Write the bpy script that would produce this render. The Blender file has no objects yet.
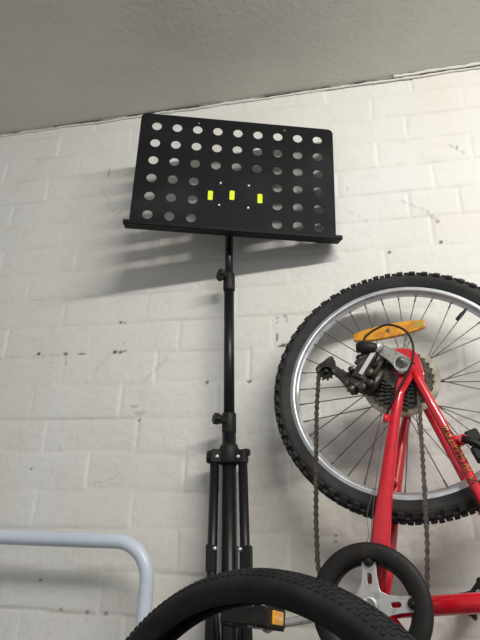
import bpy, math, random
import numpy as np
from mathutils import Vector, Matrix
random.seed(7)
S = bpy.context.scene
COL = S.collection

# ------------------------------------------------------------------ camera
CR = Vector((0.97935496, 0.19948547, 0.0327019)); CU = Vector((0.04939336, -0.39301446, 0.91820473)); CF = Vector((-0.19602082, 0.8976331, 0.39475392))
cam = bpy.data.cameras.new('camera'); camo = bpy.data.objects.new('camera', cam); COL.objects.link(camo)
M = Matrix((CR, CU, -CF)).transposed().to_4x4(); M.translation = Vector((0, -1.2273, -0.2041))
camo.matrix_world = M
cam.sensor_fit = 'VERTICAL'; cam.sensor_height = 36; cam.lens = 532.2 / 640 * 36; cam.clip_start = .02
S.camera = camo
# ------------------------------------------------------------------ light
S.view_settings.view_transform = 'Standard'; S.view_settings.look = 'None'; S.view_settings.gamma = 1
S.view_settings.use_curve_mapping = False; S.view_settings.exposure = 0.0
w = bpy.data.worlds.new('world'); S.world = w; w.use_nodes = True
w.node_tree.nodes['Background'].inputs[0].default_value = (.96, .965, 1, 1)
w.node_tree.nodes['Background'].inputs[1].default_value = .54

def area(name, loc, target, size, power, color, size_y=None):
    l = bpy.data.lights.new(name, 'AREA'); l.energy = power; l.color = color; l.size = size
    if size_y: l.shape = 'RECTANGLE'; l.size_y = size_y
    o = bpy.data.objects.new(name, l); COL.objects.link(o); o.location = loc
    o.rotation_euler = (Vector(target) - Vector(loc)).to_track_quat('-Z', 'Y').to_euler()
    return o
for dy in (0, .10):   # twin fluorescent tubes under the ceiling, above and to the right of the camera
    area('fluorescent_tube', (.74, -1.46 - dy, 1.0), (.0, 0, 0), 1.3, 15.2, (1, .975, .925), .035)

# ------------------------------------------------------------------ materials
def mat(name, col, rough=.5, metal=0, spec=.5, noise=None, bump=None, coat=0, alpha=1, trans=0):
    m = bpy.data.materials.new(name); m.use_nodes = True; nt = m.node_tree; b = nt.nodes['Principled BSDF']
    b.inputs['Base Color'].default_value = (*col, 1); b.inputs['Roughness'].default_value = rough
    b.inputs['Metallic'].default_value = metal; b.inputs['Specular IOR Level'].default_value = spec
    b.inputs['Coat Weight'].default_value = coat; b.inputs['Alpha'].default_value = alpha
    b.inputs['Transmission Weight'].default_value = trans
    tc = nt.nodes.new('ShaderNodeTexCoord')
    if noise:   # (scale, second colour, low, high)
        n = nt.nodes.new('ShaderNodeTexNoise'); n.inputs['Scale'].default_value = noise[0]; n.inputs['Detail'].default_value = 6
        r = nt.nodes.new('ShaderNodeMapRange'); r.inputs[1].default_value = noise[2]; r.inputs[2].default_value = noise[3]
        x = nt.nodes.new('ShaderNodeMix'); x.data_type = 'RGBA'
        x.inputs[6].default_value = (*col, 1); x.inputs[7].default_value = (*noise[1], 1)
        nt.links.new(tc.outputs['Object'], n.inputs['Vector']); nt.links.new(n.outputs[0], r.inputs[0])
        nt.links.new(r.outputs[0], x.inputs[0]); nt.links.new(x.outputs[2], b.inputs['Base Color'])
    if bump:    # (scale, strength, distance)
        n = nt.nodes.new('ShaderNodeTexNoise'); n.inputs['Scale'].default_value = bump[0]; n.inputs['Detail'].default_value = 5
        u = nt.nodes.new('ShaderNodeBump'); u.inputs['Strength'].default_value = bump[1]; u.inputs['Distance'].default_value = bump[2]
        nt.links.new(tc.outputs['Object'], n.inputs['Vector']); nt.links.new(n.outputs[0], u.inputs['Height'])
        nt.links.new(u.outputs[0], b.inputs['Normal'])
    return m
m_ceil = mat('painted_concrete_ceiling', (.675, .675, .615), .9, noise=(3.5, (.60, .60, .54), .35, .7), bump=(60, .35, .003))
m_floor = mat('concrete_floor', (.25, .245, .235), .85, noise=(4, (.17, .165, .16), .4, .65), bump=(30, .3, .003))
m_bead = mat('plaster_bead', (.70, .66, .60), .8, noise=(30, (.42, .33, .27), .5, .7), bump=(80, .5, .003))
m_crack = mat('dark_crack', (.09, .07, .06), .95, noise=(9, (.50, .47, .42), .46, .56))
m_black = mat('black_powder_coat', (.008, .008, .010), .38, spec=.35, bump=(900, .15, .0004))
m_tray = mat('black_sheet_metal', (.006, .006, .007), .58, spec=.14, noise=(9, (.014, .014, .016), .5, .7))
m_blackpl = mat('black_plastic', (.011, .0105, .010), .55, spec=.3, noise=(40, (.022, .018, .015), .5, .7))
m_rubber = mat('tyre_rubber', (.022, .022, .022), .75, spec=.35, noise=(25, (.042, .04, .038), .45, .7), bump=(300, .3, .0006))
m_rubber2 = mat('worn_tyre_rubber', (.013, .013, .0135), .75, spec=.25, noise=(22, (.022, .022, .022), .45, .7), bump=(300, .3, .0006))
m_rim = mat('brushed_aluminium_rim', (.62, .64, .68), .38, metal=.85, noise=(30, (.47, .48, .5), .45, .7))
m_rimblack = mat('black_anodised_rim', (.012, .012, .013), .35, metal=.3)
m_spoke = mat('dull_steel_spoke', (.16, .15, .14), .45, metal=.7)
m_steel = mat('dull_grey_steel', (.32, .32, .31), .42, metal=.75, noise=(120, (.18, .175, .16), .45, .65))
m_crank = mat('grey_alloy', (.50, .50, .50), .42, metal=.55, noise=(60, (.34, .33, .31), .5, .7))
m_chrome = mat('chrome', (.86, .86, .88), .25, metal=.6)
m_screw = mat('zinc_screw', (.75, .75, .76), .3, metal=.8)
m_red = mat('red_gloss_paint', (.62, .008, .022), .28, coat=.6, noise=(45, (.5, .006, .018), .5, .7))
m_amber = mat('amber_reflector', (.68, .30, .015), .35, coat=.4, noise=(70, (.50, .18, .01), .45, .6), bump=(400, .3, .0006))
m_amber2 = mat('amber_pedal_reflector', (.95, .42, .02), .3, coat=.5)
m_chain = mat('oily_rusted_chain', (.055, .048, .042), .5, metal=.55, noise=(200, (.11, .085, .06), .45, .65))
m_cog = mat('oily_sprocket', (.035, .033, .03), .5, metal=.5, noise=(80, (.10, .085, .06), .5, .68))
m_disc = mat('yellowed_clear_plastic', (.47, .43, .33), .5, alpha=.72, noise=(28, (.22, .19, .13), .45, .65))
m_grease = mat('greasy_metal', (.035, .032, .028), .45, metal=.5, noise=(90, (.13, .12, .09), .5, .68))
m_tube = mat('pale_blue_enamel', (.60, .66, .76), .3, coat=.3, bump=(40, .06, .002), noise=(6, (.55, .61, .71), .45, .65))
m_yellow = mat('yellow_sticker', (.72, .85, .01), .6)
m_ink = mat('sticker_ink', (.30, .33, .02), .6)
m_gold = mat('gold_decal', (.42, .24, .04), .5, noise=(110, (.12, .02, .02), .42, .58))

def wall_material():
    m = bpy.data.materials.new('white_painted_brick'); m.use_nodes = True; nt = m.node_tree; b = nt.nodes['Principled BSDF']
    b.inputs['Roughness'].default_value = .62; b.inputs['Specular IOR Level'].default_value = .3
    N = nt.nodes.new; L = nt.links.new
    tc = N('ShaderNodeTexCoord')
    def noise(scale, det=6, rough=.5):
        n = N('ShaderNodeTexNoise'); n.inputs['Scale'].default_value = scale; n.inputs['Detail'].default_value = det; n.inputs['Roughness'].default_value = rough
        L(tc.outputs['Object'], n.inputs['Vector']); return n.outputs[0]
    def mix(a, bcol, fac):
        x = N('ShaderNodeMix'); x.data_type = 'RGBA'
        if isinstance(a, tuple): x.inputs[6].default_value = (*a, 1)
        else: L(a, x.inputs[6])
        x.inputs[7].default_value = (*bcol, 1); L(fac, x.inputs[0]); return x.outputs[2]
    def rng(v, a, c, lo=0, hi=1):
        r = N('ShaderNodeMapRange'); r.inputs[1].default_value = a; r.inputs[2].default_value = c; r.inputs[3].default_value = lo; r.inputs[4].default_value = hi
        L(v, r.inputs[0]); return r.outputs[0]
    def att(n):
        a = N('ShaderNodeAttribute'); a.attribute_name = n; return a.outputs['Fac']
    def mul(a, c):
        x = N('ShaderNodeMath'); x.operation = 'MULTIPLY'; L(a, x.inputs[0]); L(c, x.inputs[1]); return x.outputs[0]
    c = mix((.72, .715, .69), (.69, .665, .60), rng(noise(2.2), .42, .68))
    c = mix(c, (.60, .575, .50), rng(noise(11, 8, .6), .55, .85, 0, .5))
    c = mix(c, (.50, .465, .39), mul(att('bed'), rng(noise(9), .40, .65, .08, .75)))
    c = mix(c, (.57, .545, .48), rng(noise(38, 8, .65), .56, .74, 0, .5))
    c = mix(c, (.80, .80, .78), mul(att('head'), rng(noise(6), .4, .6, .2, .6)))
    c = mix(c, (.10, .08, .065), rng(mul(noise(120, 3), noise(7, 2)), .47, .50, 0, .5))
    c = mix(c, (.05, .043, .038), att('chip'))
    L(c, b.inputs['Base Color'])
    u = N('ShaderNodeBump'); u.inputs['Strength'].default_value = .7; u.inputs['Distance'].default_value = .003
    a = N('ShaderNodeMath'); a.operation = 'ADD'; L(noise(55, 6, .6), a.inputs[0]); L(noise(14, 4), a.inputs[1]); L(a.outputs[0], u.inputs['Height'])
    L(u.outputs[0], b.inputs['Normal'])
    return m
m_wall = wall_material()

# ------------------------------------------------------------------ helpers
def link(name, me, m=None, parent=None, smooth=True, **props):
    if m: me.materials.append(m)
    o = bpy.data.objects.new(name, me); COL.objects.link(o)
    if parent: o.parent = parent
    for k, v in props.items(): o[k] = v
    return o
def empty(name, loc=(0, 0, 0), **props):
    o = bpy.data.objects.new(name, None); COL.objects.link(o); o.location = loc; o.empty_display_size = .05
    for k, v in props.items(): o[k] = v
    return o
def V(*a): return Vector(a)
def basis(d, hint=None):
    d = Vector(d).normalized(); h = Vector(hint) if hint is not None else (V(0, 0, 1) if abs(d.z) < .9 else V(1, 0, 0))
    a = (h - d * h.dot(d)).normalized(); return a, d.cross(a), d
class MB:
    def __init__(s): s.v = []; s.f = []; s.sm = []
    def add(s, vs, fs, smooth=False):
        k = len(s.v); s.v += [tuple(v) for v in vs]; s.f += [tuple(i + k for i in f) for f in fs]; s.sm += [smooth] * len(fs); return s
    def box(s, c, h, ax=None, bev=0):
        c = Vector(c); X, Y, Z = ax if ax else (V(1, 0, 0), V(0, 1, 0), V(0, 0, 1))
        if not bev:
            vs = [c + X * (h[0] * i) + Y * (h[1] * j) + Z * (h[2] * k) for i in (-1, 1) for j in (-1, 1) for k in (-1, 1)]
            return s.add(vs, [(0, 1, 3, 2), (4, 6, 7, 5), (0, 4, 5, 1), (2, 3, 7, 6), (0, 2, 6, 4), (1, 5, 7, 3)])
        vs = []; b = bev
        for k, q in ((-h[2], b), (-h[2] + b, 0), (h[2] - b, 0), (h[2], b)):
            for (i, j) in ((1, 1), (-1, 1), (-1, -1), (1, -1)):
                p = [(i * (h[0] - q - b), j * (h[1] - q)), (i * (h[0] - q), j * (h[1] - q - b))]
                if i * j < 0: p = p[::-1]
                p = p[::-1]
                for (x, y) in p: vs.append(c + X * x + Y * y + Z * k)
        fs = [tuple(range(7, -1, -1)), tuple(range(24, 32))]
        for r in range(3):
            for q in range(8): fs.append((r * 8 + q, r * 8 + (q + 1) % 8, r * 8 + 8 + (q + 1) % 8, r * 8 + 8 + q))
        return s.add(vs, fs)
    def tube(s, pts, r, seg=12, caps=True, flat=None, hint=None):
        """swept tube; r number or per-point; flat = (a, b) per-point half widths"""
        pts = [Vector(p) for p in pts]; n = len(pts); vs = []; fs = []
        tang = [(pts[min(i + 1, n - 1)] - pts[max(i - 1, 0)]).normalized() for i in range(n)]
        a = basis(tang[0], hint)[0]
        for i, p in enumerate(pts):
            a = (a - tang[i] * a.dot(tang[i])).normalized(); b = tang[i].cross(a)
            if flat: ra, rb = flat[i] if isinstance(flat[0], (tuple, list)) else flat
            else: ra = rb = (r[i] if isinstance(r, (list, tuple)) else r)
            for k in range(seg):
                t = 2 * math.pi * k / seg; vs.append(p + a * (ra * math.cos(t)) + b * (rb * math.sin(t)))
        for i in range(n - 1):
            for k in range(seg):
                fs.append((i * seg + k, i * seg + (k + 1) % seg, (i + 1) * seg + (k + 1) % seg, (i + 1) * seg + k))
        s.add(vs, fs, True)
        if caps:
            k0 = len(s.v) - len(vs)
            s.f.append(tuple(k0 + i for i in range(seg - 1, -1, -1))); s.sm.append(False)
            s.f.append(tuple(k0 + (n - 1) * seg + i for i in range(seg))); s.sm.append(False)
        return s
    def lathe(s, prof, c=(0, 0, 0), axis=(0, 0, 1), seg=48, closed=False, smooth=True, hint=None):
        """prof = [(radius, height)] about axis"""
        c = Vector(c); a, b, d = basis(axis, hint); n = len(prof); vs = []; fs = []
        for k in range(seg):
            t = 2 * math.pi * k / seg; u = a * math.cos(t) + b * math.sin(t)
            for (r, h) in prof: vs.append(c + u * r + d * h)
        m = n if closed else n - 1
        for k in range(seg):
            for i in range(m):
                j = (i + 1) % n; fs.append((k * n + i, ((k + 1) % seg) * n + i, ((k + 1) % seg) * n + j, k * n + j))
        return s.add(vs, fs, smooth)
    def mesh(s, name):
        me = bpy.data.meshes.new(name); me.from_pydata(s.v, [], s.f)
        me.polygons.foreach_set('use_smooth', s.sm); me.update()
        bm = None
        return me
    def build(s, name, m, parent=None, **props): return link(name, fixn(s.mesh(name)), m, parent, **props)
def fixn(me):
    import bmesh
    bm = bmesh.new(); bm.from_mesh(me); bmesh.ops.remove_doubles(bm, verts=bm.verts, dist=1e-6)
    bmesh.ops.recalc_face_normals(bm, faces=bm.faces); bm.to_mesh(me); bm.free(); return me
def plate(name, loops, thick, m, parent=None, o=(0, 0, 0), X=(1, 0, 0), Y=(0, 1, 0), bev=0, smoothloop=None, **props):
    """flat plate with holes, cut from loops[0] minus the others, laid in the X,Y plane at o"""
    cu = bpy.data.curves.new(name, 'CURVE'); cu.dimensions = '2D'; cu.fill_mode = 'BOTH'; cu.extrude = max(thick / 2 - bev, 1e-5); cu.bevel_depth = bev; cu.bevel_resolution = 2
    for lp in loops:
        sp = cu.splines.new('POLY'); sp.points.add(len(lp) - 1); sp.use_cyclic_u = True
        for i, p in enumerate(lp): sp.points[i].co = (p[0], p[1], 0, 1)
    ob = bpy.data.objects.new('tmp', cu); COL.objects.link(ob)
    dg = bpy.context.evaluated_depsgraph_get(); me = bpy.data.meshes.new_from_object(ob.evaluated_get(dg))
    bpy.data.objects.remove(ob); bpy.data.curves.remove(cu)
    X = Vector(X); Y = Vector(Y); Z = X.cross(Y); T = Matrix((X, Y, Z)).transposed().to_4x4(); T.translation = Vector(o); me.transform(T)
    me.name = name; me.materials.clear()
    return link(name, me, m, parent, **props)
def circ(c, r, n=24): return [(c[0] + r * math.cos(2 * math.pi * i / n), c[1] + r * math.sin(2 * math.pi * i / n)) for i in range(n)]
def chaikin(p, it=2, closed=True):
    for _ in range(it):
        q = []
        n = len(p)
        for i in range(n if closed else n - 1):
            a = p[i]; b = p[(i + 1) % n]
            q.append(tuple(.75 * x + .25 * y for x, y in zip(a, b))); q.append(tuple(.25 * x + .75 * y for x, y in zip(a, b)))
        if not closed: q = [p[0]] + q + [p[-1]]
        p = q
    return p
def rrect(x0, y0, x1, y1, r, n=6):
    o = []
    for cx, cy, a in ((x1 - r, y1 - r, 0), (x0 + r, y1 - r, 90), (x0 + r, y0 + r, 180), (x1 - r, y0 + r, 270)):
        for i in range(n + 1): t = math.radians(a + 90 * i / n); o.append((cx + r * math.cos(t), cy + r * math.sin(t)))
    return o
def copy_part(o, parent):
    c = o.copy(); COL.objects.link(c); c.parent = parent; return c

FLOOR = -.88
def ceil_z(x): return 1.074 + (x + 1.141) * .0149

# ------------------------------------------------------------------ wall
def build_wall():
    h = .086
    J = {-6: [-.86], -5: [-.744], -4: [-.562], -3: [-.641, -.39], -2: [-.757, -.509], -1: [-.634, -.387], 0: [-.763, -.515], 1: [-.816, -.57, -.319], 2: [-.74, -.486],
         3: [-.932, -.679, -.429], 4: [-.769, -.524], 5: [-.897, -.641, -.391], 6: [-.763], 7: [-.958, -.829, .176, .302], 8: [-1.011, .245], 9: [-.907, .106, .353],
         10: [-1.073, -.811, .191], 11: [-.895, .103, .353], 12: [-.777, -.03, .221]}
    xs = np.concatenate([np.linspace(-3.2, -1.7, 12)[:-1], np.arange(-1.7, 1.1, .004), np.linspace(1.1, 2.4, 12)])
    zs = np.concatenate([np.linspace(FLOOR, -.5, 8)[:-1], np.arange(-.5, 1.12, .004)])
    X, Z = np.meshgrid(xs, zs)
    rs = np.random.RandomState(3)
    def wob(scale, seed):   # smooth noise from sums of sines
        r = np.random.RandomState(seed); o = 0
        for i in range(7):
            kx, kz, p = r.randn() * scale, r.randn() * scale, r.rand() * 6.3; o = o + np.sin(X * kx + Z * kz + p)
        return o / 7
    Zw = Z + wob(9, 1) * .0022 + wob(40, 5) * .0010
    Xw = X + wob(30, 2) * .0015 + wob(70, 9) * .0008
    c = np.floor(Zw / h).astype(int)
    db = np.abs(Zw / h - np.round(Zw / h)) * h
    dh = np.full_like(X, 9.); brick = np.zeros_like(X)
    for k in range(-11, 14):
        known = J.get(k)
        if known is None: known = [-.63 + (.125 if k % 2 else 0)]
        js = [known[0]]
        while js[0] > -3.4: js.insert(0, js[0] - .247)
        for a, b in zip(known, known[1:]):
            n = max(1, round((b - a) / .245))
            js += [a + (b - a) * (i + 1) / n for i in range(n)]
        while js[-1] < 2.6: js.append(js[-1] + .247)
        js = np.array(js); msk = c == k
        if not msk.any(): continue
        xx = Xw[msk]; dh[msk] = np.abs(xx[:, None] - js[None]).min(1)
        idx = np.searchsorted(js, xx); off = rs.randn(len(js) + 2) * .0009; brick[msk] = off[idx]
    fade = np.clip(.75 + wob(5, 21) * 1.1, .25, 1)
    g = np.exp(-(db / .0042) ** 2) * fade; gh = np.exp(-(dh / .0045) ** 2) * np.clip(.8 + wob(7, 22) * 1.3, .15, 1)
    soft = np.exp(-(db / .011) ** 2) * .4
    dep = -.0023 * np.maximum(np.maximum(g, gh), soft) + brick + wob(14, 31) * .0011 + wob(60, 33) * .0004
    # chips of missing paint, each at its own place on the wall
    chip = np.zeros_like(X)
    def spot(x, z, rx, rz, a=1.):
        nonlocal chip
        q = ((X - x + wob(160, 51) * .002) / rx) ** 2 + ((Z - z + wob(160, 52) * .002) / rz) ** 2
        chip = np.maximum(chip, a * np.clip(1.5 - q, 0, 1))
    for s in CHIPS: spot(*s)
    # hairline cracks in the paint, slanting runs of small marks
    for (xa, za, xb, zb, a) in ((.155, .66, .215, .62, .3), (.215, .62, .242, .582, .4), (.297, .825, .335, .79, .4), (-.66, .20, -.61, .262, .2), (-.52, .17, -.45, .25, .25),
                                (-.72, .80, -.66, .70, .25), (-.66, .70, -.64, .71, .25), (.02, .64, .07, .60, .2), (-.62, -.075, -.55, -.055, .2)):
        n = 26
        for i in range(n): spot(xa + (xb - xa) * i / n + .004 * math.sin(i * .7), za + (zb - za) * i / n, .0022, .0022, a * (.4 + .6 * abs(math.sin(i * 1.9))))
    dep -= chip * .0012
    nz, nx = X.shape
    co = np.stack([X, -dep, Z], -1).reshape(-1, 3)
    top = ceil_z(co[:, 0]) + .02; co[:, 2] = np.minimum(co[:, 2], top)
    idx = np.arange(nz * nx).reshape(nz, nx)
    f = np.stack([idx[:-1, :-1], idx[:-1, 1:], idx[1:, 1:], idx[1:, :-1]], -1).reshape(-1, 4)
    me = bpy.data.meshes.new('wall'); me.vertices.add(len(co)); me.vertices.foreach_set('co', co.astype('f').ravel())
    me.loops.add(f.size); me.loops.foreach_set('vertex_index', f.astype('i').ravel())
    me.polygons.add(len(f)); me.polygons.foreach_set('loop_start', np.arange(0, f.size, 4, dtype='i'))
    me.polygons.foreach_set('use_smooth', np.ones(len(f), bool)); me.update(calc_edges=True); me.validate()
    for nm, arr in (('bed', np.exp(-(db / .0032) ** 2) * fade), ('head', gh), ('chip', chip)):
        a = me.attributes.new(nm, 'FLOAT', 'POINT'); a.data.foreach_set('value', arr.astype('f').ravel())
    return link('wall_back', me, m_wall, kind='structure')
CHIPS = [(-.171, .336, .003, .003, .8), (-.172, .324, .002, .0025, .7), (-.172, .284, .003, .0095), (-.159, .262, .012, .0028), (-.152, .341, .006, .004, .5), (-.148, .330, .0025, .009, .4), (-.184, .31, .0016, .03, .12),
         (.115, .504, .0045, .004), (.243, .522, .005, .0035), (.242, .582, .004, .004, .6), (.316, .815, .003, .003, .9), (-.703, .862, .0026, .018, .5), (-.703, .852, .002, .006, .6),
         (-.827, .265, .006, .004), (-.746, .262, .008, .003, .9), (-.697, .261, .011, .003, .8), (-.604, .262, .005, .0055), (-.588, .261, .005, .005, .9), (-.577, .264, .006, .003, .7),
         (-.597, .347, .006, .003, .9), (-.584, .346, .004, .0025, .7), (-.742, .245, .0016, .022, .5), (-.346, .173, .005, .004), (-.24, .172, .0055, .004), (-.582, .283, .006, .002, .3),
         (-.53, .115, .013, .004, .28), (-.515, .097, .016, .0045, .28), (-.514, .08, .004, .0035, .8), (-.785, -.039, .003, .003, .8), (-.711, -.284, .004, .0035, .8),
         (-.649, -.341, .004, .003, .6), (-.587, -.342, .004, .003, .7), (-.544, -.342, .005, .003, .7), (-.046, -.173, .0026, .0026, .9), (-.045, -.184, .0026, .0026, .7), (-.12, .60, .006, .002, .3), (.02, .71, .002, .006, .3)]
build_wall()
# ceiling, floor
mb = MB(); n = 24
vs = []; fs = []
for i in range(n + 1):
    x = -3.2 + 5.6 * i / n
    vs += [(x, .12, ceil_z(x)), (x, -4.0, ceil_z(x)), (x, -4.0, ceil_z(x) + .15), (x, .12, ceil_z(x) + .15)]
for i in range(n):
    for k in range(4): fs.append((i * 4 + k, i * 4 + (k + 1) % 4, i * 4 + 4 + (k + 1) % 4, i * 4 + 4 + k))
fs += [(0, 1, 2, 3), (n * 4 + 3, n * 4 + 2, n * 4 + 1, n * 4)]
mb.add(vs, fs).build('ceiling', m_ceil, kind='structure')
MB().box((-.4, -1.94, FLOOR - .05), (2.8, 2.06, .05)).build('floor', m_floor, kind='structure')
# crack line and lumpy plaster bead where wall meets ceiling
def bead(name, dz, r, m, amp, x0=-3, x1=2.3, y=-.003, seed=1):
    rr = random.Random(seed); pts = []; rad = []; x = x0; a = b = 0
    while x < x1:
        a = .85 * a + rr.gauss(0, amp); pts.append((x, y - abs(a) * .3, ceil_z(x) + dz + a)); rad.append(r * rr.uniform(.7, 1.3)); x += .012
    return MB().tube(pts, rad, 8, hint=(0, -1, 0)).build(name, m, kind='structure')
bead('trim_1', -.0022, .0018, m_crack, .0005, seed=4)
bead('trim_2', -.0085, .0032, m_wall, .0008, seed=8)
bead('trim_3', -.0035, .0042, m_wall, .0006, x0=.17, x1=2.3, y=-.010, seed=11)

# ------------------------------------------------------------------ music stand
SF = -.2041 - .6759 / 1.155
st = empty('music_stand', (0, 0, 0), label='black music stand with a perforated tray against the white brick wall', category='music stand')
st.location = (-.2336 - .0417 * SF, -.22, SF)
def SP(z, dx=0, dy=0):  # point on the leaning pole at world height z, relative to the base
    return Vector((-.0417 * (z - SF) + dx, dy, z - SF))
TA = V(.957, .289, .004).normalized(); TB = V(.011, -.049, .999); TB = (TB - TA * TB.dot(TA)).normalized(); TN = TA.cross(TB)  # TN towards the wall side or room side
if TN.y > 0: TN = -TN
TC = V(-.233, -.257, .586) - Vector(st.location)
s = .048
def T2(i, j): return ((i - 4) * s, -(j - 2.5) * s)
loops = [rrect(*T2(-.80, 5.78), *T2(8.80, -.74), .013)]
for i in range(9):
    for j in range(6):
        if 3 <= i <= 5 and j >= 3: continue
        loops.append(circ(T2(i, j), .0112, 28))
for (i, j) in ((2.05, -.42), (6.35, -.45)): loops.append(circ(T2(i, j), .0018, 8))
tray = plate('tray', loops, .0014, m_tray, st, TC, TA, TB, label='black perforated metal tray of the music stand')
# ledge along the bottom: bent forward, with a small upturned front edge
x0, y0 = T2(-.90, 5.82); x1, _ = T2(8.83, 0)
def TP(x, y, o): return TC + TA * x + TB * y + TN * o
mb = MB(); prof = [(0, .014), (.0010, .004), (.004, -.001), (.010, -.003), (.034, -.0085), (.043, -.0115), (.0455, -.0105), (.046, -.003)]
vs = []
for t in (.0012, -.0012):
    for (o, dy) in prof:
        for x in (x0, x1): vs.append(TP(x, y0 + dy - t * .5, o + t * .5))
fs = []; npf = len(prof)
for i in range(npf - 1):
    fs.append((2 * i, 2 * i + 1, 2 * i + 3, 2 * i + 2)); k = 2 * npf; fs.append((k + 2 * i, k + 2 * i + 2, k + 2 * i + 3, k + 2 * i + 1))
    fs += [(2 * i, 2 * i + 2, k + 2 * i + 2, k + 2 * i), (2 * i + 1, k + 2 * i + 1, k + 2 * i + 3, 2 * i + 3)]
e = 2 * npf
fs += [(0, e, e + 1, 1), (e - 2, e - 1, 2 * e - 1, 2 * e - 2)]
mb.add(vs, fs).build('ledge', m_tray, st)
for (i, j) in ((3.27, 3.0), (4.62, 3.02), (3.25, 4.22), (4.62, 4.25)):
    x, y = T2(i, j); MB().lathe([(0, .0032), (.0016, .003), (.0030, .002), (.0034, 0)], TP(x, y, .0007), TN, 14).build('screw', m_screw, tray, label='small bright screw head')
for (i, j, rot) in ((2.82, 3.72, 0), (3.84, 3.62, 0), (5.17, 3.68, 0)):
    x, y = T2(i, j)
    stk = plate('price_sticker', [rrect(-.0056, -.0122, .0056, .0122, .003)], .0004, m_yellow, tray, TP(x, y, .0012), TA, TB, label='small yellow price sticker')
# bracket behind the tray
top = SP(.55, 0, 0)
mb = MB(); mb.box(TP(*T2(3.95, 3.6), -.006), (.042, .036, .004), (TA, TB, TN), .001)
mb.tube([TP(*T2(3.95, 4.0), -.012), TP(*T2(3.95, 5.2), -.02) ], .009, 12)
mb.build('tray_bracket', m_black, st)
def ringz(z, r, h, name, seg=24, parent=st, m=m_blackpl, extra=None):
    mb = MB(); d = (SP(z + .1) - SP(z)).normalized()
    mb.lathe([(0, -h), (r * .93, -h), (r, -h + .002), (r, h - .003), (r * .9, h), (0, h)], SP(z), d, seg)
    if extra: extra(mb)
    return mb.build(name, m, parent)
d_up = (SP(1) - SP(0)).normalized()
MB().tube([SP(.33), SP(.475)], .0088, 20).build('upper_pole', m_black, st)
MB().tube([SP(.0), SP(.338)], .0108, 24).build('middle_pole', m_black, st)
MB().tube([SP(-.75), SP(.022)], .0134, 24).build('lower_pole', m_black, st)
def knob(c, d, r, h, parent, lobes=7):
    a, b, d = basis(d); c = Vector(c); mb = MB(); vs = []; n = lobes * 6
    prof = [(.72, 0), (1, .18), (1, .8), (.85, 1)]
    for (q, t) in prof:
        for k in range(n):
            an = 2 * math.pi * k / n; rr = r * q * (1 + .10 * math.cos(lobes * an)); vs.append(c + a * (rr * math.cos(an)) + b * (rr * math.sin(an)) + d * (h * t))
    fs = [tuple(range(n - 1, -1, -1)), tuple(range(3 * n, 4 * n))]
    for i in range(3):
        for k in range(n): fs.append((i * n + k, i * n + (k + 1) % n, (i + 1) * n + (k + 1) % n, (i + 1) * n + k))
    mb.add(vs, fs); mb.tube([c - d * .012, c + d * .002], r * .45, 12)
    return mb.build('knob', m_blackpl, parent)
kd = V(-.80, -.6, .05)
c1 = ringz(.330, .0128, .021, 'clamp_collar', extra=lambda mb: mb.box(SP(.343, -.010, -.008), (.008, .008, .007), None, .001))
knob(SP(.343, -.011, -.009), kd, .0130, .012, c1)
c2 = ringz(.020, .0140, .020, 'clamp_collar', extra=lambda mb: mb.box(SP(.026, -.013, -.008), (.010, .008, .007), None, .001))
knob(SP(.026, -.016, -.010), kd, .0105, .013, c2)
# leg hub with three lugs
mb = MB(); mb.lathe([(0, -.016), (.018, -.016), (.0195, -.012), (.0195, .012), (.017, .018), (.0145, .022), (0, .022)], SP(-.042), d_up, 28)
LEGD = [(-.0275, -.008), (.029, -.006), (.0, .026)]
for (dx, dy) in LEGD:
    q = Vector((dx, dy, 0)).normalized(); p = SP(-.045, dx * .8, dy * .8)
    mb.box(p, (.013, .0105, .013), (q, d_up.cross(q), d_up), .003)
mb.box(SP(-.036, .034, -.002), (.007, .008, .006), None, .002)
hub = mb.build('leg_hub', m_blackpl, st)
knob(SP(-.045, -.032, -.002), V(-1, -.15, 0), .0115, .011, hub)
for (dx, dy) in LEGD:
    q = Vector((dx, dy, 0)).normalized()
    foot = .05
    lg = MB(); lg.tube([SP(-.052, dx * .95, dy * .95), SP(-.30, dx * 1.1, dy * 1.1), SP(SF + .02, dx * 1.5, dy * 1.15)], .0088, 16)
    L1 = lg.build('leg', m_black, st)
    MB().lathe([(0, 0), (.013, .001), (.0135, .02), (.0095, .035), (0, .035)], SP(SF, dx * 1.5, dy * 1.15), (0, 0, 1), 16).build('rubber_foot', m_rubber, L1)
    for z, k in ((-.046, .95), (-.205, 1.05)):
        side = V(.35 if dx < 0 else -.35, -1, 0).normalized()
        p = SP(z, dx * k * .86, dy * k) + side * .0105
        if dy < .01: MB().lathe([(0, .003), (.0028, .0024), (.0040, 0), (.004, -.004)], p, side, 12).build('screw', m_screw, L1, label='bright screw head')
    br = MB(); sg = -1 if dx < 0 else (1 if dx > 0 else 0)
    a = SP(-.197, dx * 1.02, dy * 1.02); b = SP(-.245, dx * 1.12 , dy * 1.1)
    br.box((a + b) / 2 + V(sg * .001, 0, 0), (.0098, .0095, .024), (q, d_up.cross(q), d_up), .003)
    br.tube([SP(-.235, dx * 1.1, dy * 1.1), SP(-.42, dx * .4, dy * .4)], .0055, 10)
    br.build('brace', m_black, st)
ringz(-.42, .019, .014, 'brace_collar')

K = 1.155
cpos = Vector((0, -1.2273, -.2041)); st.location = cpos + (st.location - cpos) * K; st.scale = (K, K, K)

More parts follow.
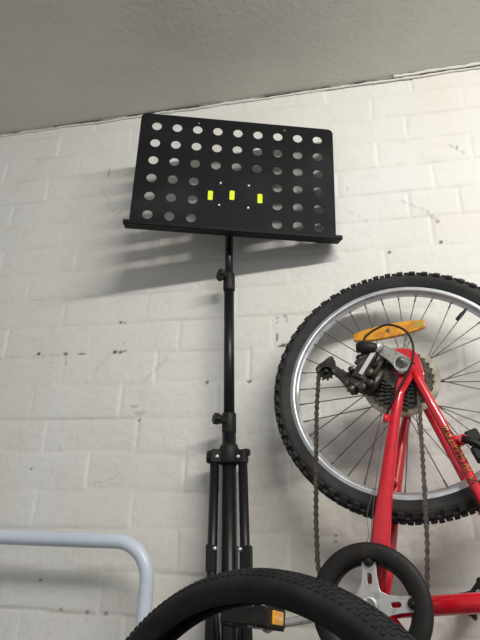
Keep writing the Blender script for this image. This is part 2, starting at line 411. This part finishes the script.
# ------------------------------------------------------------------ pale blue tube frame
fr = empty('bed_end_frame', (-.36, -.10, FLOOR), label='pale blue bent tubular metal bed end standing in front of the wall', category='tubular frame')
def FP(x, z, y=-.10): return V(x + .36, y + .10, z - FLOOR)
def arc(cx, cz, r, a0, a1, n=12): return [FP(cx + r * math.cos(math.radians(a0 + (a1 - a0) * i / n)), cz + r * math.sin(math.radians(a0 + (a1 - a0) * i / n))) for i in range(n + 1)]
zt = -.198; xr = -.418; r = .074
pts = [FP(xr, FLOOR + .015), FP(xr, zt - .3)] + arc(xr - r, zt - r, r, 0, 90) + [FP(-.7, zt + .000), FP(-.9, zt + .001)] + arc(-1.2, zt - r, r, 90, 180) + [FP(-1.2 - r, FLOOR + .015)]
MB().tube(pts, .0148, 20).build('bent_tube', m_tube, fr)
for x in (xr, -1.2 - r): MB().lathe([(0, 0), (.0175, 0), (.018, .03), (.0148, .034), (0, .034)], FP(x, FLOOR), (0, 0, 1), 18).build('foot_cap', m_rubber, fr)
MB().tube([FP(xr, -.7), FP(-1.2 - r, -.7)], .0095, 14).build('lower_rail', m_tube, fr)

# ------------------------------------------------------------------ wheels
def tyre(R, rin, sec, m, parent, knobs, rows, kr=.0035, name='tyre', seg=120, shell=0):
    """R to the knob tips, rin at the rim, sec = half width"""
    mb = MB(); rb = R - kr; prof = []
    h = (rb - rin)
    for i in range(21):
        t = math.radians(-118 + 236 * i / 20)
        prof.append((rb - h * .52 + h * .52 * math.cos(t) if abs(math.degrees(t)) < 90 else rb - h * .52 + h * .48 * math.cos(t) * 2.0, sec * math.sin(t) if abs(math.degrees(t)) < 90 else sec * math.copysign(1, t) * (1 - .35 * (abs(math.degrees(t)) - 90) / 28)))
    if shell:   # a bare tyre: hollow casing of real thickness
        cx = rb - h * .52
        inner = [(cx + (r - cx) * (1 - shell / (h * .5)), z * (1 - shell / sec)) for r, z in prof]
        inner[0] = (prof[0][0], inner[0][1]); inner[-1] = (prof[-1][0], inner[-1][1])
        mb.lathe(prof + inner[::-1], seg=seg, closed=True)
    else: mb.lathe(prof, seg=seg, closed=False)
    for (ang, ln, wd, ph, kh) in rows:
        a = math.radians(ang); n = knobs
        for k in range(n):
            t = 2 * math.pi * (k + ph) / n
            u = V(math.cos(t), math.sin(t), 0); tg = V(-math.sin(t), math.cos(t), 0); z = V(0, 0, 1)
            base = u * (rb - h * .52 + h * .52 * math.cos(a)) + z * (sec * math.sin(a))
            nn = (u * math.cos(a) + z * math.sin(a)).normalized(); bb = tg.cross(nn)
            mb.box(base + nn * (kh * .5), (ln, wd, kh * .8), (tg, bb, nn), 0)
    return mb.build(name, m, parent)
def rim(Ro, Ri, hw, m, parent, name='rim', seg=96):
    prof = [(Ro, hw), (Ro, hw - .0018), (Ro - .010, hw - .003), (Ro - .010, -hw + .003), (Ro, -hw + .0018), (Ro, -hw), (Ro - .009, -hw), (Ro - .0115, -hw + .0008), (Ri + .003, -hw * .55), (Ri, -hw * .35),
            (Ri, hw * .35), (Ri + .003, hw * .55), (Ro - .0115, hw - .0008), (Ro - .009, hw)]
    return MB().lathe(prof, seg=seg, closed=True, smooth=False).build(name, m, parent)
def spokes(n, Ri, rf, z1, z2, m, parent, r=.00105, cross=3, phase=0., rimz=.003):
    out = None
    for k in range(n):
        side = z1 if k % 2 == 0 else z2
        t = 2 * math.pi * (k + .5) / n + phase
        dirn = 1 if (k // 2) % 2 == 0 else -1
        th = t + dirn * 2 * math.pi * cross * 2 / n * .98
        p0 = V(rf * math.cos(th), rf * math.sin(th), side); p1 = V(Ri * math.cos(t), Ri * math.sin(t), math.copysign(rimz, side))
        d = (p0 - p1).normalized()
        sp = MB().tube([p0, p1 + d * .012], r, 6).tube([p1 + d * .014, p1 - d * .002], .0017, 8)
        sp.build('spoke', m, parent)

# ------------------------------------------------------------------ red bicycle, nose down against the wall
E1 = V(-.18421841, -.10161044, -.97761899); E2 = V(.96692169, -.19727109, -.16169896); NN = V(-.17642566, -.97506894, .13459031)
bike = empty('bicycle', label='red bicycle stood on its nose with its knobbly rear wheel up the wall', category='bicycle')
Mb = Matrix((E1, E2, NN)).transposed().to_4x4(); Mb.translation = V(.103, -.136, .113); bike.matrix_world = Mb
R0 = .2685
tyre(R0, .2300, .0245, m_rubber, bike, 62, [(0, .0052, .0075, 0, .0036), (27, .0050, .005, .5, .0040), (-27, .0050, .005, .5, .0040), (54, .0062, .0052, 0, .0048), (-54, .0062, .0052, 0, .0048)], name='rear_tyre')
rim(.2335, .2155, .0130, m_rim, bike, 'rear_rim')
spokes(36, .2165, .022, .020, -.030, m_spoke, bike, phase=.04)
# hub
MB().lathe([(.0, .062), (.005, .062), (.005, .056), (.016, .056), (.016, .024), (.026, .022), (.026, .0185), (.012, .015), (.011, -.024), (.0255, -.0285), (.0255, -.032), (.013, -.034), (.010, -.058), (.005, -.060), (.005, -.070), (0, -.070)], seg=32).build('rear_hub', m_steel, bike)
# spoke protector disc
MB().lathe([(.027, .0245), (.045, .0250), (.070, .0235), (.0765, .0215), (.0765, .0205), (.070, .0222), (.045, .0237), (.027, .0232)], seg=64, closed=True).build('spoke_protector_disc', m_disc, bike, label='yellowed plastic spoke protector disc')
# sprockets
def toothed(r, n, depth, c=(0, 0)):
    o = []
    for k in range(n):
        for f, q in ((0, -depth), (.22, -depth * .8), (.38, 0), (.62, 0), (.78, -depth * .8)):
            t = 2 * math.pi * (k + f) / n; o.append((c[0] + (r + q) * math.cos(t), c[1] + (r + q) * math.sin(t)))
    return o
for i, (n, r) in enumerate(((30, .0660), (26, .0580), (23, .0510), (20, .0450), (18, .040), (16, .036), (14, .031))):
    lp = [toothed(r, n, .0042), circ((0, 0), .016, 24)]
    if i < 3:
        for q in range(6):
            a = q * math.pi / 3 + i; rr = (.019 + r - .006) / 2; lp.append(circ((rr * math.cos(a), rr * math.sin(a)), (r - .027) * .28, 12))
    plate('sprocket', lp, .0019, m_cog, bike, (0, 0, .0285 + i * .0042))
# valve
a = math.atan2(.105, -.168); u = V(math.cos(a), math.sin(a), 0)
MB().tube([u * .219, u * .204, u * .203, u * .184, u * .1835], [.0030, .0030, .0042, .0042, .003], 12).build('valve', m_blackpl, bike)
# spoke reflector: long amber lens
cx, cy = -.1135, -.035; ang = math.atan2(.139, -.039); ca, sa = math.cos(ang), math.sin(ang)
def lens(L, W, k=1.0):
    o = []
    for i in range(25):
        t = -1 + 2 * i / 24; o.append((t * L, W * (1 - .55 * abs(t) ** 2.6)))
    for i in range(25):
        t = 1 - 2 * i / 24; o.append((t * L, -W * (1 - .55 * abs(t) ** 2.6)))
    return o
rf = plate('spoke_reflector', [lens(.0735, .0145)], .009, m_amber, bike, (cx, cy, .018), (ca, sa, 0), (-sa, ca, 0), .0015, label='long amber spoke reflector')
MB().lathe([(0, .0015), (.004, .001), (.0045, 0)], (cx, cy, .0225), (0, 0, 1), 12).build('fixing_screw', m_spoke, rf)
MB().box((cx + ca * .062, cy + sa * .062, .0226), (.009, .0062, .0006), (V(ca, sa, 0), V(-sa, ca, 0), V(0, 0, 1))).build('end_panel', mat('olive_amber', (.35, .27, .03), .4), rf)

# frame --------------------------------------------------------------
BB = V(.413, 0, 0)
def stay(name, pts, flat, m=m_red, **k): return MB().tube(pts, 0, 20, flat=flat, hint=(0, 1, 0)).build(name, m, bike, **k)
for sg in (1, -1):
    stay('chain_stay', [(.030, .012 if sg > 0 else .010, .0615 * sg), (.045, .008, .0615 * sg), (.10, .004, .060 * sg), (.19, .001, .052 * sg), (.28, -.001, .043 * sg), (.34, .000, .037 * sg), (.405, .0, .026 * sg)],
         [(.0065, .006), (.0092, .0085), (.0100, .0095), (.0120, .010), (.0160, .0105), (.0165, .011), (.0135, .012)])
    ss = stay('seat_stay', [(-.004, .030, .0615 * sg), (.012, .0395, .061 * sg), (.086, .083, .056 * sg), (.203, .150, .046 * sg), (.300, .2085, .030 * sg), (.348, .2385, .016 * sg)],
              [(.006, .006), (.0085, .0085), (.0088, .0088), (.0088, .0088), (.0085, .0085), (.008, .008)])
    if sg > 0: sdrive = ss
    dp = [(-.049, -.012), (-.052, .012), (-.046, .030), (-.020, .043), (.013, .052), (.018, .040), (.004, .031), (.022, .024), (.046, .014), (.046, .001), (.020, .003), (.006, .006), (.004, -.004), (-.006, -.006), (-.020, -.004), (-.034, -.014)]
    if sg < 0: dp = [(-.02, .008), (-.022, .022), (-.012, .036), (.013, .050), (.018, .040), (.006, .030), (.024, .022), (.046, .013), (.046, .0), (.020, -.006), (.0, -.012), (-.012, -.006)]
    do = plate('dropout', [chaikin(dp, 2)], .006, m_red, bike, (0, 0, .0615 * sg), bev=.001)
    if sg > 0: MB().lathe([(0, .0008), (.0022, .0008), (.0024, 0)], (-.020, .029, .0646), (0, 0, 1), 10).build('mudguard_eyelet', m_blackpl, do)
MB().tube([(.19, 0, -.048), (.19, 0, .048)], .006, 12).build('chain_stay_bridge', m_red, bike)
MB().tube([(.285, .199, -.032), (.285, .199, .032)], .006, 12).build('seat_stay_bridge', m_red, bike)
# cable stop on the chain stay
stopm = MB().tube([(.088, -.012, .064), (.104, -.012, .064)], .0046, 12).box((.096, -.007, .063), (.006, .005, .003)); stopm.build('cable_stop', m_red, bike)
std = V(-.046, .157, 0).normalized()
MB().tube([BB + std * .01, BB + std * .36], .0155, 28).build('seat_tube', m_red, bike)
MB().tube([BB + V(0, 0, -.034), BB + V(0, 0, .034)], .0205, 28).build('bottom_bracket_shell', m_red, bike)
hd = BB + V(.33, .40, 0)
MB().tube([BB, hd], .0165, 24).build('down_tube', m_red, bike)
MB().tube([BB + std * .30, hd + V(-.035, .075, 0)], .0145, 24).build('top_tube', m_red, bike)
hdir = V(.35, -.94, 0).normalized()
MB().tube([hd - hdir * .11, hd + hdir * .03], .018, 24).build('head_tube', m_red, bike)
for sg in (1, -1):
    p0 = hd + hdir * .03
    MB().tube([p0 + V(0, 0, .01 * sg), p0 + hdir * .02 + V(.012, 0, .045 * sg), p0 + V(.17, -.19, .05 * sg), V(1.004, .05, .05 * sg)], [.013, .013, .011, .007], 16).build('fork_blade', m_red, bike)
# decal lettering on the drive side seat stay
p0 = V(.098, .0895, .057); p1 = V(.196, .1455, .0478)
D = (p1 - p0).normalized(); U = V(D.y, -D.x, 0).normalized(); W = D.cross(U)
if W.z < 0: W = -W
side = (W * .9 + U * (-.35)).normalized()
rr = random.Random(5); dm = MB(); a = 0
strokes = {'I': [(0, 0, 0, 1)], 'N': [(0, 0, 0, 1), (0, 1, 1, 0), (1, 0, 1, 1)], 'V': [(0, 1, .5, 0), (.5, 0, 1, 1)], 'O': [(0, 0, 0, 1), (0, 1, 1, 1), (1, 1, 1, 0), (1, 0, 0, 0)], 'T': [(0, 1, 1, 1), (.5, 0, .5, 1)],
           'A': [(0, 0, .5, 1), (.5, 1, 1, 0), (.25, .4, .75, .4)], 'R': [(0, 0, 0, 1), (0, 1, 1, 1), (1, 1, 1, .5), (1, .5, 0, .5), (.3, .5, 1, 0)], 'M': [(0, 0, 0, 1), (0, 1, .5, .4), (.5, .4, 1, 1), (1, 1, 1, 0)]}
for i, ch in enumerate('MOTANOVIN'):
    t0 = .004 + i * .0118
    def on(u, v):
        th = -.25 + (v - .5) * 1.35; b = p0 + D * (t0 + u * .0078)
        return b + (W * math.cos(th) + U * math.sin(th)) * .00905
    for (a0, b0, a1, b1) in strokes[ch]: dm.tube([on(a0, b0), on((a0 + a1) / 2, (b0 + b1) / 2), on(a1, b1)], .0012, 5)
dm.build('decal_lettering', m_gold, sdrive, label='worn gold lettering')
# cantilever brake at the right edge
br = empty('tmp'); bpy.data.objects.remove(br)
MB().tube([(.121, .118, .046), (.121, .124, .070)], .0085, 16).tube([(.118, .104, .055), (.121, .121, .052)], .008, 14).build('brake_boss', m_red, bike)
bk = MB(); bk.box((.113, .139, .058), (.012, .012, .010), (V(.85, .5, 0), V(-.5, .85, 0), V(0, 0, 1)), .003); bk.box((.140, .150, .055), (.014, .010, .010), (V(.85, .5, 0), V(-.5, .85, 0), V(0, 0, 1)), .003)
bk.tube([(.121, .121, .070), (.125, .145, .066), (.15, .185, .06)], [.007, .006, .005], 10)
bk.build('brake_arm', m_blackpl, bike)
MB().box((.150, .172, .024), (.030, .008, .006), (V(.85, .5, 0), V(-.5, .85, 0), V(0, 0, 1)), .002).build('brake_pad', m_rubber, bike)

# crankset -----------------------------------------------------------
cr = V(.40, -.917, 0).normalized()
MB().lathe([(.0665, .0705), (.068, .074), (.074, .0775), (.089, .078), (.094, .0755), (.0955, .071), (.0955, .067), (.091, .065), (.069, .065), (.0665, .067)], BB, (0, 0, 1), 96, closed=True).build('chain_guard_ring', m_blackpl, bike, label='black plastic chain guard ring')
plate('chainring', [toothed(.0865, 42, .004), circ((0, 0), .062, 48)], .003, m_cog, bike, BB + V(0, 0, .0555))
lp = []
ARMS = [math.radians(q) for q in (10, 106, 190, 284)]
for k in range(4):
    a = ARMS[k]
    for da, rr_ in ((-.62, .027), (-.40, .034), (-.235, .048), (-.165, .066), (-.10, .0725), (.10, .0725), (.165, .066), (.235, .048), (.40, .034)): lp.append((rr_ * math.cos(a + da), rr_ * math.sin(a + da)))
loops = [lp]
for k in range(4):
    a = ARMS[k]; h = []
    for (x, y) in rrect(.031, -.0048, .049, .0048, .0046, 4): h.append((x * math.cos(a) - y * math.sin(a), x * math.sin(a) + y * math.cos(a)))
    loops.append(h)
plate('crank_spider', loops, .0055, m_crank, bike, BB + V(0, 0, .064), bev=.001)
for k in range(4):
    a = ARMS[k]
    MB().lathe([(0, .012), (.003, .012), (.004, .010), (.0072, .010), (.0085, .008), (.0085, -.004), (0, -.004)], BB + V(.0665 * math.cos(a), .0665 * math.sin(a), .063), (0, 0, 1), 18).build('chainring_bolt', m_blackpl, bike)
for sg in (1, -1):
    q = cr * sg; e = BB + q * .168
    ax = (q, V(0, 0, 1).cross(q), V(0, 0, 1))
    z = .080 * sg
    mb = MB(); mb.tube([BB + q * 0 + V(0, 0, z), BB + q * .03 + V(0, 0, z), BB + q * .145 + V(0, 0, z + .010 * sg), e + V(0, 0, z + .012 * sg)], 0, 14, flat=[(.016, .011), (.0095, .0085), (.0062, .007), (.0080, .0075)], hint=V(0, 0, 1).cross(q))
    mb.lathe([(0, -.012), (.014, -.012), (.0145, .0), (.0135, .006), (.009, .007), (.008, .004), (0, .004)], BB + V(0, 0, z), (0, 0, 1), 24)
    mb.lathe([(0, -.008), (.0085, -.008), (.0095, 0), (.0085, .008), (0, .008)], e + V(0, 0, z + .012 * sg), (0, 0, 1), 20)
    mb.build('crank_arm', m_crank if sg > 0 else m_blackpl, bike)
    MB().tube([e + V(0, 0, z), e + V(0, 0, z + .095 * sg)], .0052, 12).build('pedal_spindle', m_steel, bike)
    # pedal: black plastic block with open cage, lying nearly level
    pa = V(-.17, .985, 0).normalized() if sg > 0 else V(.86, -.5, 0).normalized()
    pt = V(0, 0, 1).cross(pa); c = e + V(0, 0, z + .058 * sg)
    if sg > 0: c = c + pa * -.010 + V(-.012, 0, 0)
    fr_ = (pa, pt, V(0, 0, 1))
    pm = MB(); hl, ht, hz = .038, .0140, .045
    pm.box(c, (.0125, .0115, hz), fr_, .003)
    for u in (-1, 1):
        pm.box(c + pa * (u * (hl - .004)), (.0045, ht, hz), fr_, .002)
        pm.box(c + V(0, 0, u * (hz - .004)), (hl, ht * .92, .0045), fr_, .002)
    for v in (-1, 1):
        for u in (-.5, .5): pm.box(c + pa * (u * hl) + pt * (v * (ht - .002)), (.0035, .003, hz), fr_)
        for k in range(6):
            for u in (-1, 1): pm.box(c + pa * (u * (hl - .003)) + pt * (v * (ht + .001)) + V(0, 0, -hz + .008 + k * .0148), (.003, .0022, .003), fr_)
    pd = pm.build('pedal', m_blackpl, bike)
    for u in (-1, 1): MB().box(c + pa * (u * (hl + .0015)), (.0022, .0095, .024), fr_, .001).build('pedal_reflector', m_amber2, pd, label='amber pedal reflector')

# rear derailleur ----------------------------------------------------
arm = plate('derailleur_arm', [chaikin([(-.057, -.044), (-.045, -.018), (-.030, .014), (-.014, .025), (.004, .018), (.008, .006), (-.006, -.004), (-.024, -.022), (-.036, -.048)], 2)], .007, m_steel, bike, (0, 0, .072), bev=.0015, label='grey metal derailleur arm')
MB().lathe([(0, .012), (.003, .012), (.0035, .009), (.0045, .0085), (.0065, .0065), (.0072, .004), (.0115, .003), (.0125, 0), (.0125, -.006), (0, -.006)], (-.016, .009, .0755), (0, 0, 1), 24).build('pivot_bolt', m_steel, arm)
MB().lathe([(.0145, -.002), (.0150, .002), (.0165, .002), (.0165, -.002)], (-.012, .010, .0755), (0, 0, 1), 28, closed=True).build('hanger_washer', m_crank, arm)
MB().tube([(-.052, -.034, .083), (-.040, -.040, .086), (-.028, -.042, .086)], [.0075, .0085, .0065], 14).build('derailleur_knuckle', m_crank, bike, label='silver derailleur knuckle')
bd = MB(); X = V(.075, -.028, 0).normalized(); Y = V(-X.y, X.x, 0)
bd.box((-.004, -.060, .078), (.034, .012, .010), (X, Y, V(0, 0, 1)), .003)
bd.box((.022, -.068, .070), (.024, .015, .012), (X, Y, V(0, 0, 1)), .004)
for (a, b, r_) in ((-.018, -.074, .006), (.008, -.086, .006), (.043, -.060, .009), (.048, -.080, .007), (.012, -.050, .010), (.034, -.046, .008)): bd.lathe([(0, .012), (r_ * .8, .012), (r_, .009), (r_, -.012), (0, -.012)], (a, b, .073), (0, 0, 1), 14)
bd.tube([(-.024, -.066, .084), (-.002, -.077, .084)], .0045, 10).tube([(.00, -.030, .066), (.03, -.040, .064), (.05, -.055, .06)], .008, 10)
dbody = bd.build('derailleur_body', m_grease, bike)
MB().box((-.006, -.0535, .0895), (.030, .0042, .0018), (V(.083, -.033, 0).normalized(), V(.033, .083, 0).normalized(), V(0, 0, 1)), .0008).build('chrome_link_plate', m_chrome, dbody, label='bright chrome link plate')
MB().tube([(-.044, -.075, .086), (-.038, -.073, .089), (-.036, -.060, .090), (-.037, -.046, .089), (-.042, -.042, .087)], [.008, .0120, .0130, .0120, .008], 16).build('barrel_cap', m_blackpl, bike)
cg = [(-.022, -.139), (-.023, -.129), (-.006, -.125), (.010, -.108), (.026, -.082), (.044, -.067), (.052, -.080), (.040, -.095), (.018, -.115), (.014, -.124), (.006, -.128), (.000, -.138), (.005, -.150), (.016, -.156), (.010, -.163), (-.003, -.157), (-.010, -.147)]
for z in (.070, .054): plate('derailleur_cage', [chaikin(cg, 2)], .0022, m_grease, bike, (0, 0, z), bev=.0004)
for (x, y) in ((.010, -.140), (.036, -.078)):
    pl = plate('jockey_wheel', [toothed(.0185, 11, .0048, (x, y)), circ((x, y), .003, 10)], .004, m_blackpl, bike, (0, 0, .062))
    MB().lathe([(0, .006), (.003, .006), (.0045, .004), (.006, -.004), (0, -.004)], (x, y, .066), (0, 0, 1), 12).build('jockey_bolt', m_grease, pl)

def catmull(P, n=10):
    P = [Vector(p) for p in P]; o = []
    for i in range(len(P) - 1):
        p0 = P[max(i - 1, 0)]; p1 = P[i]; p2 = P[i + 1]; p3 = P[min(i + 2, len(P) - 1)]
        for k in range(n):
            t = k / n; o.append(.5 * ((2 * p1) + (p2 - p0) * t + (2 * p0 - 5 * p1 + 4 * p2 - p3) * t * t + (3 * p1 - p0 - 3 * p2 + p3) * t ** 3))
    o.append(P[-1]); return o
MB().tube(catmull([(-.046, -.068, .089), (-.062, -.064, .090), (-.080, -.045, .090), (-.091, -.022, .088), (-.080, .009, .087), (-.053, .026, .086), (-.021, .029, .084), (.009, .021, .080), (.042, .009, .078), (.066, .000, .076), (.090, -.011, .066)]), .0023, 10).build('cable_housing', m_blackpl, bike)
MB().tube(catmull([(.10, -.012, .064), (.19, -.016, .058), (.28, -.017, .05), (.36, -.014, .04), (.40, -.012, .03)]), .0007, 6).build('gear_cable', m_spoke, bike)
MB().tube(catmull([(.225, -.020, .052), (.27, -.026, .052), (.305, -.020, .05), (.330, -.024, .05), (.347, -.032, .05)]), .0006, 6).build('loose_cable_end', m_spoke, bike)

# chain --------------------------------------------------------------
def path():
    o = []
    def arcp(c, r, a0, a1, n):
        for i in range(n + 1):
            a = math.radians(a0 + (a1 - a0) * i / n); o.append(V(c[0] + r * math.cos(a), c[1] + r * math.sin(a), 0))
    # angles measured from +e1 (nose) towards +e2 (saddle side)
    arcp((.036, -.078), .015, 60, 150, 5)
    arcp((.010, -.140), .0165, 160, 275, 7)
    o.extend([V(.10, -.146, 0), V(.20, -.130, 0), V(.30, -.113, 0), V(.37, -.098, 0)])
    arcp((.413, 0), .0845, 263, 455, 24)
    o.extend([V(.30, .0765, 0), V(.20, .0635, 0), V(.10, .0500, 0)])
    arcp((0, 0), .0375, 83, 270, 14)
    o.append(V(.02, -.055, 0))
    return o
P = path()
def zoff(p): return .0535 if p.x > .30 else (.050 + 0 * p.x)
seglen = [0]
for a, b in zip(P, P[1:]): seglen.append(seglen[-1] + (b - a).length)
def at(s_):
    for i in range(len(P) - 1):
        if s_ <= seglen[i + 1]: return P[i].lerp(P[i + 1], (s_ - seglen[i]) / (seglen[i + 1] - seglen[i]))
    return P[-1]
pins = [at(k * .0127) for k in range(int(seglen[-1] / .0127) + 1)]
ch = MB()
def zc(p):
    if p.y < -.05 and p.x < .08: return .062
    if p.y < 0: return .062 + (.0555 - .062) * min(1, max(0, (p.x - .05) / .3))
    return .0495 + (.0555 - .0495) * min(1, max(0, (p.x - .02) / .35))
def linkplate(mb, a, b, z, th, r=.0042, wst=.0026):
    d = (b - a); L = d.length; d.normalize(); q = V(-d.y, d.x, 0); out = []
    m_ = (a + b) / 2
    prof = []
    for i in range(7):
        t = math.radians(-60 - 240 * i / 6 + 0); prof.append((-L / 2 + r * math.cos(t + 0), r * math.sin(t)))
    pl = []
    for i in range(9): t = math.radians(50 + 260 * i / 8); pl.append((-L / 2 + r * math.cos(t), r * math.sin(t)))
    pl.append((0, -wst))
    for i in range(9): t = math.radians(-130 + 260 * i / 8); pl.append((L / 2 + r * math.cos(t), r * math.sin(t)))
    pl.append((0, wst)); n = len(pl)
    vs = [m_ + d * x + q * y + V(0, 0, z - th) for x, y in pl] + [m_ + d * x + q * y + V(0, 0, z + th) for x, y in pl]
    fs = [tuple(range(n - 1, -1, -1)), tuple(range(n, 2 * n))] + [(i, (i + 1) % n, n + (i + 1) % n, n + i) for i in range(n)]
    mb.add(vs, fs)
for i in range(len(pins) - 1):
    a, b = pins[i].copy(), pins[i + 1].copy(); z = (zc(a) + zc(b)) / 2; off = .0035 if i % 2 else .0024
    for sg in (1, -1): linkplate(ch, a, b, z + sg * off, .0005)
    ch.tube([a + V(0, 0, z - .0042), a + V(0, 0, z + .0042)], .0016, 8); ch.tube([a + V(0, 0, z - .0021), a + V(0, 0, z + .0021)], .0038, 10)
ch.build('chain', m_chain, bike, label='oily brown bicycle chain')

# ------------------------------------------------------------------ wheel in the foreground
az, el = -.54, .09
n2 = V(math.sin(az) * math.cos(el), -math.cos(az) * math.cos(el), math.sin(el))
a = V(0, 0, 1).cross(n2).normalized(); b = n2.cross(a)
T = Matrix((a, b, n2)).transposed().to_4x4(); T.translation = V(-.119, -.556, -.553)
fw = tyre(.33, .290, .0290, m_rubber2, None, 200, [(0, .0034, .0040, 0, .0007), (18, .0032, .0026, .5, .0007), (-18, .0032, .0026, .5, .0007), (34, .0028, .0026, 0, .0007), (-34, .0028, .0026, 0, .0007), (50, .0024, .0020, .5, .0010), (-50, .0024, .0020, .5, .0010)], kr=.001, seg=160, name='tyre', shell=.0035)
fw.matrix_world = T
fw['label'] = 'black bicycle tyre with fine tread in the foreground, in front of the music stand'; fw['category'] = 'tyre'
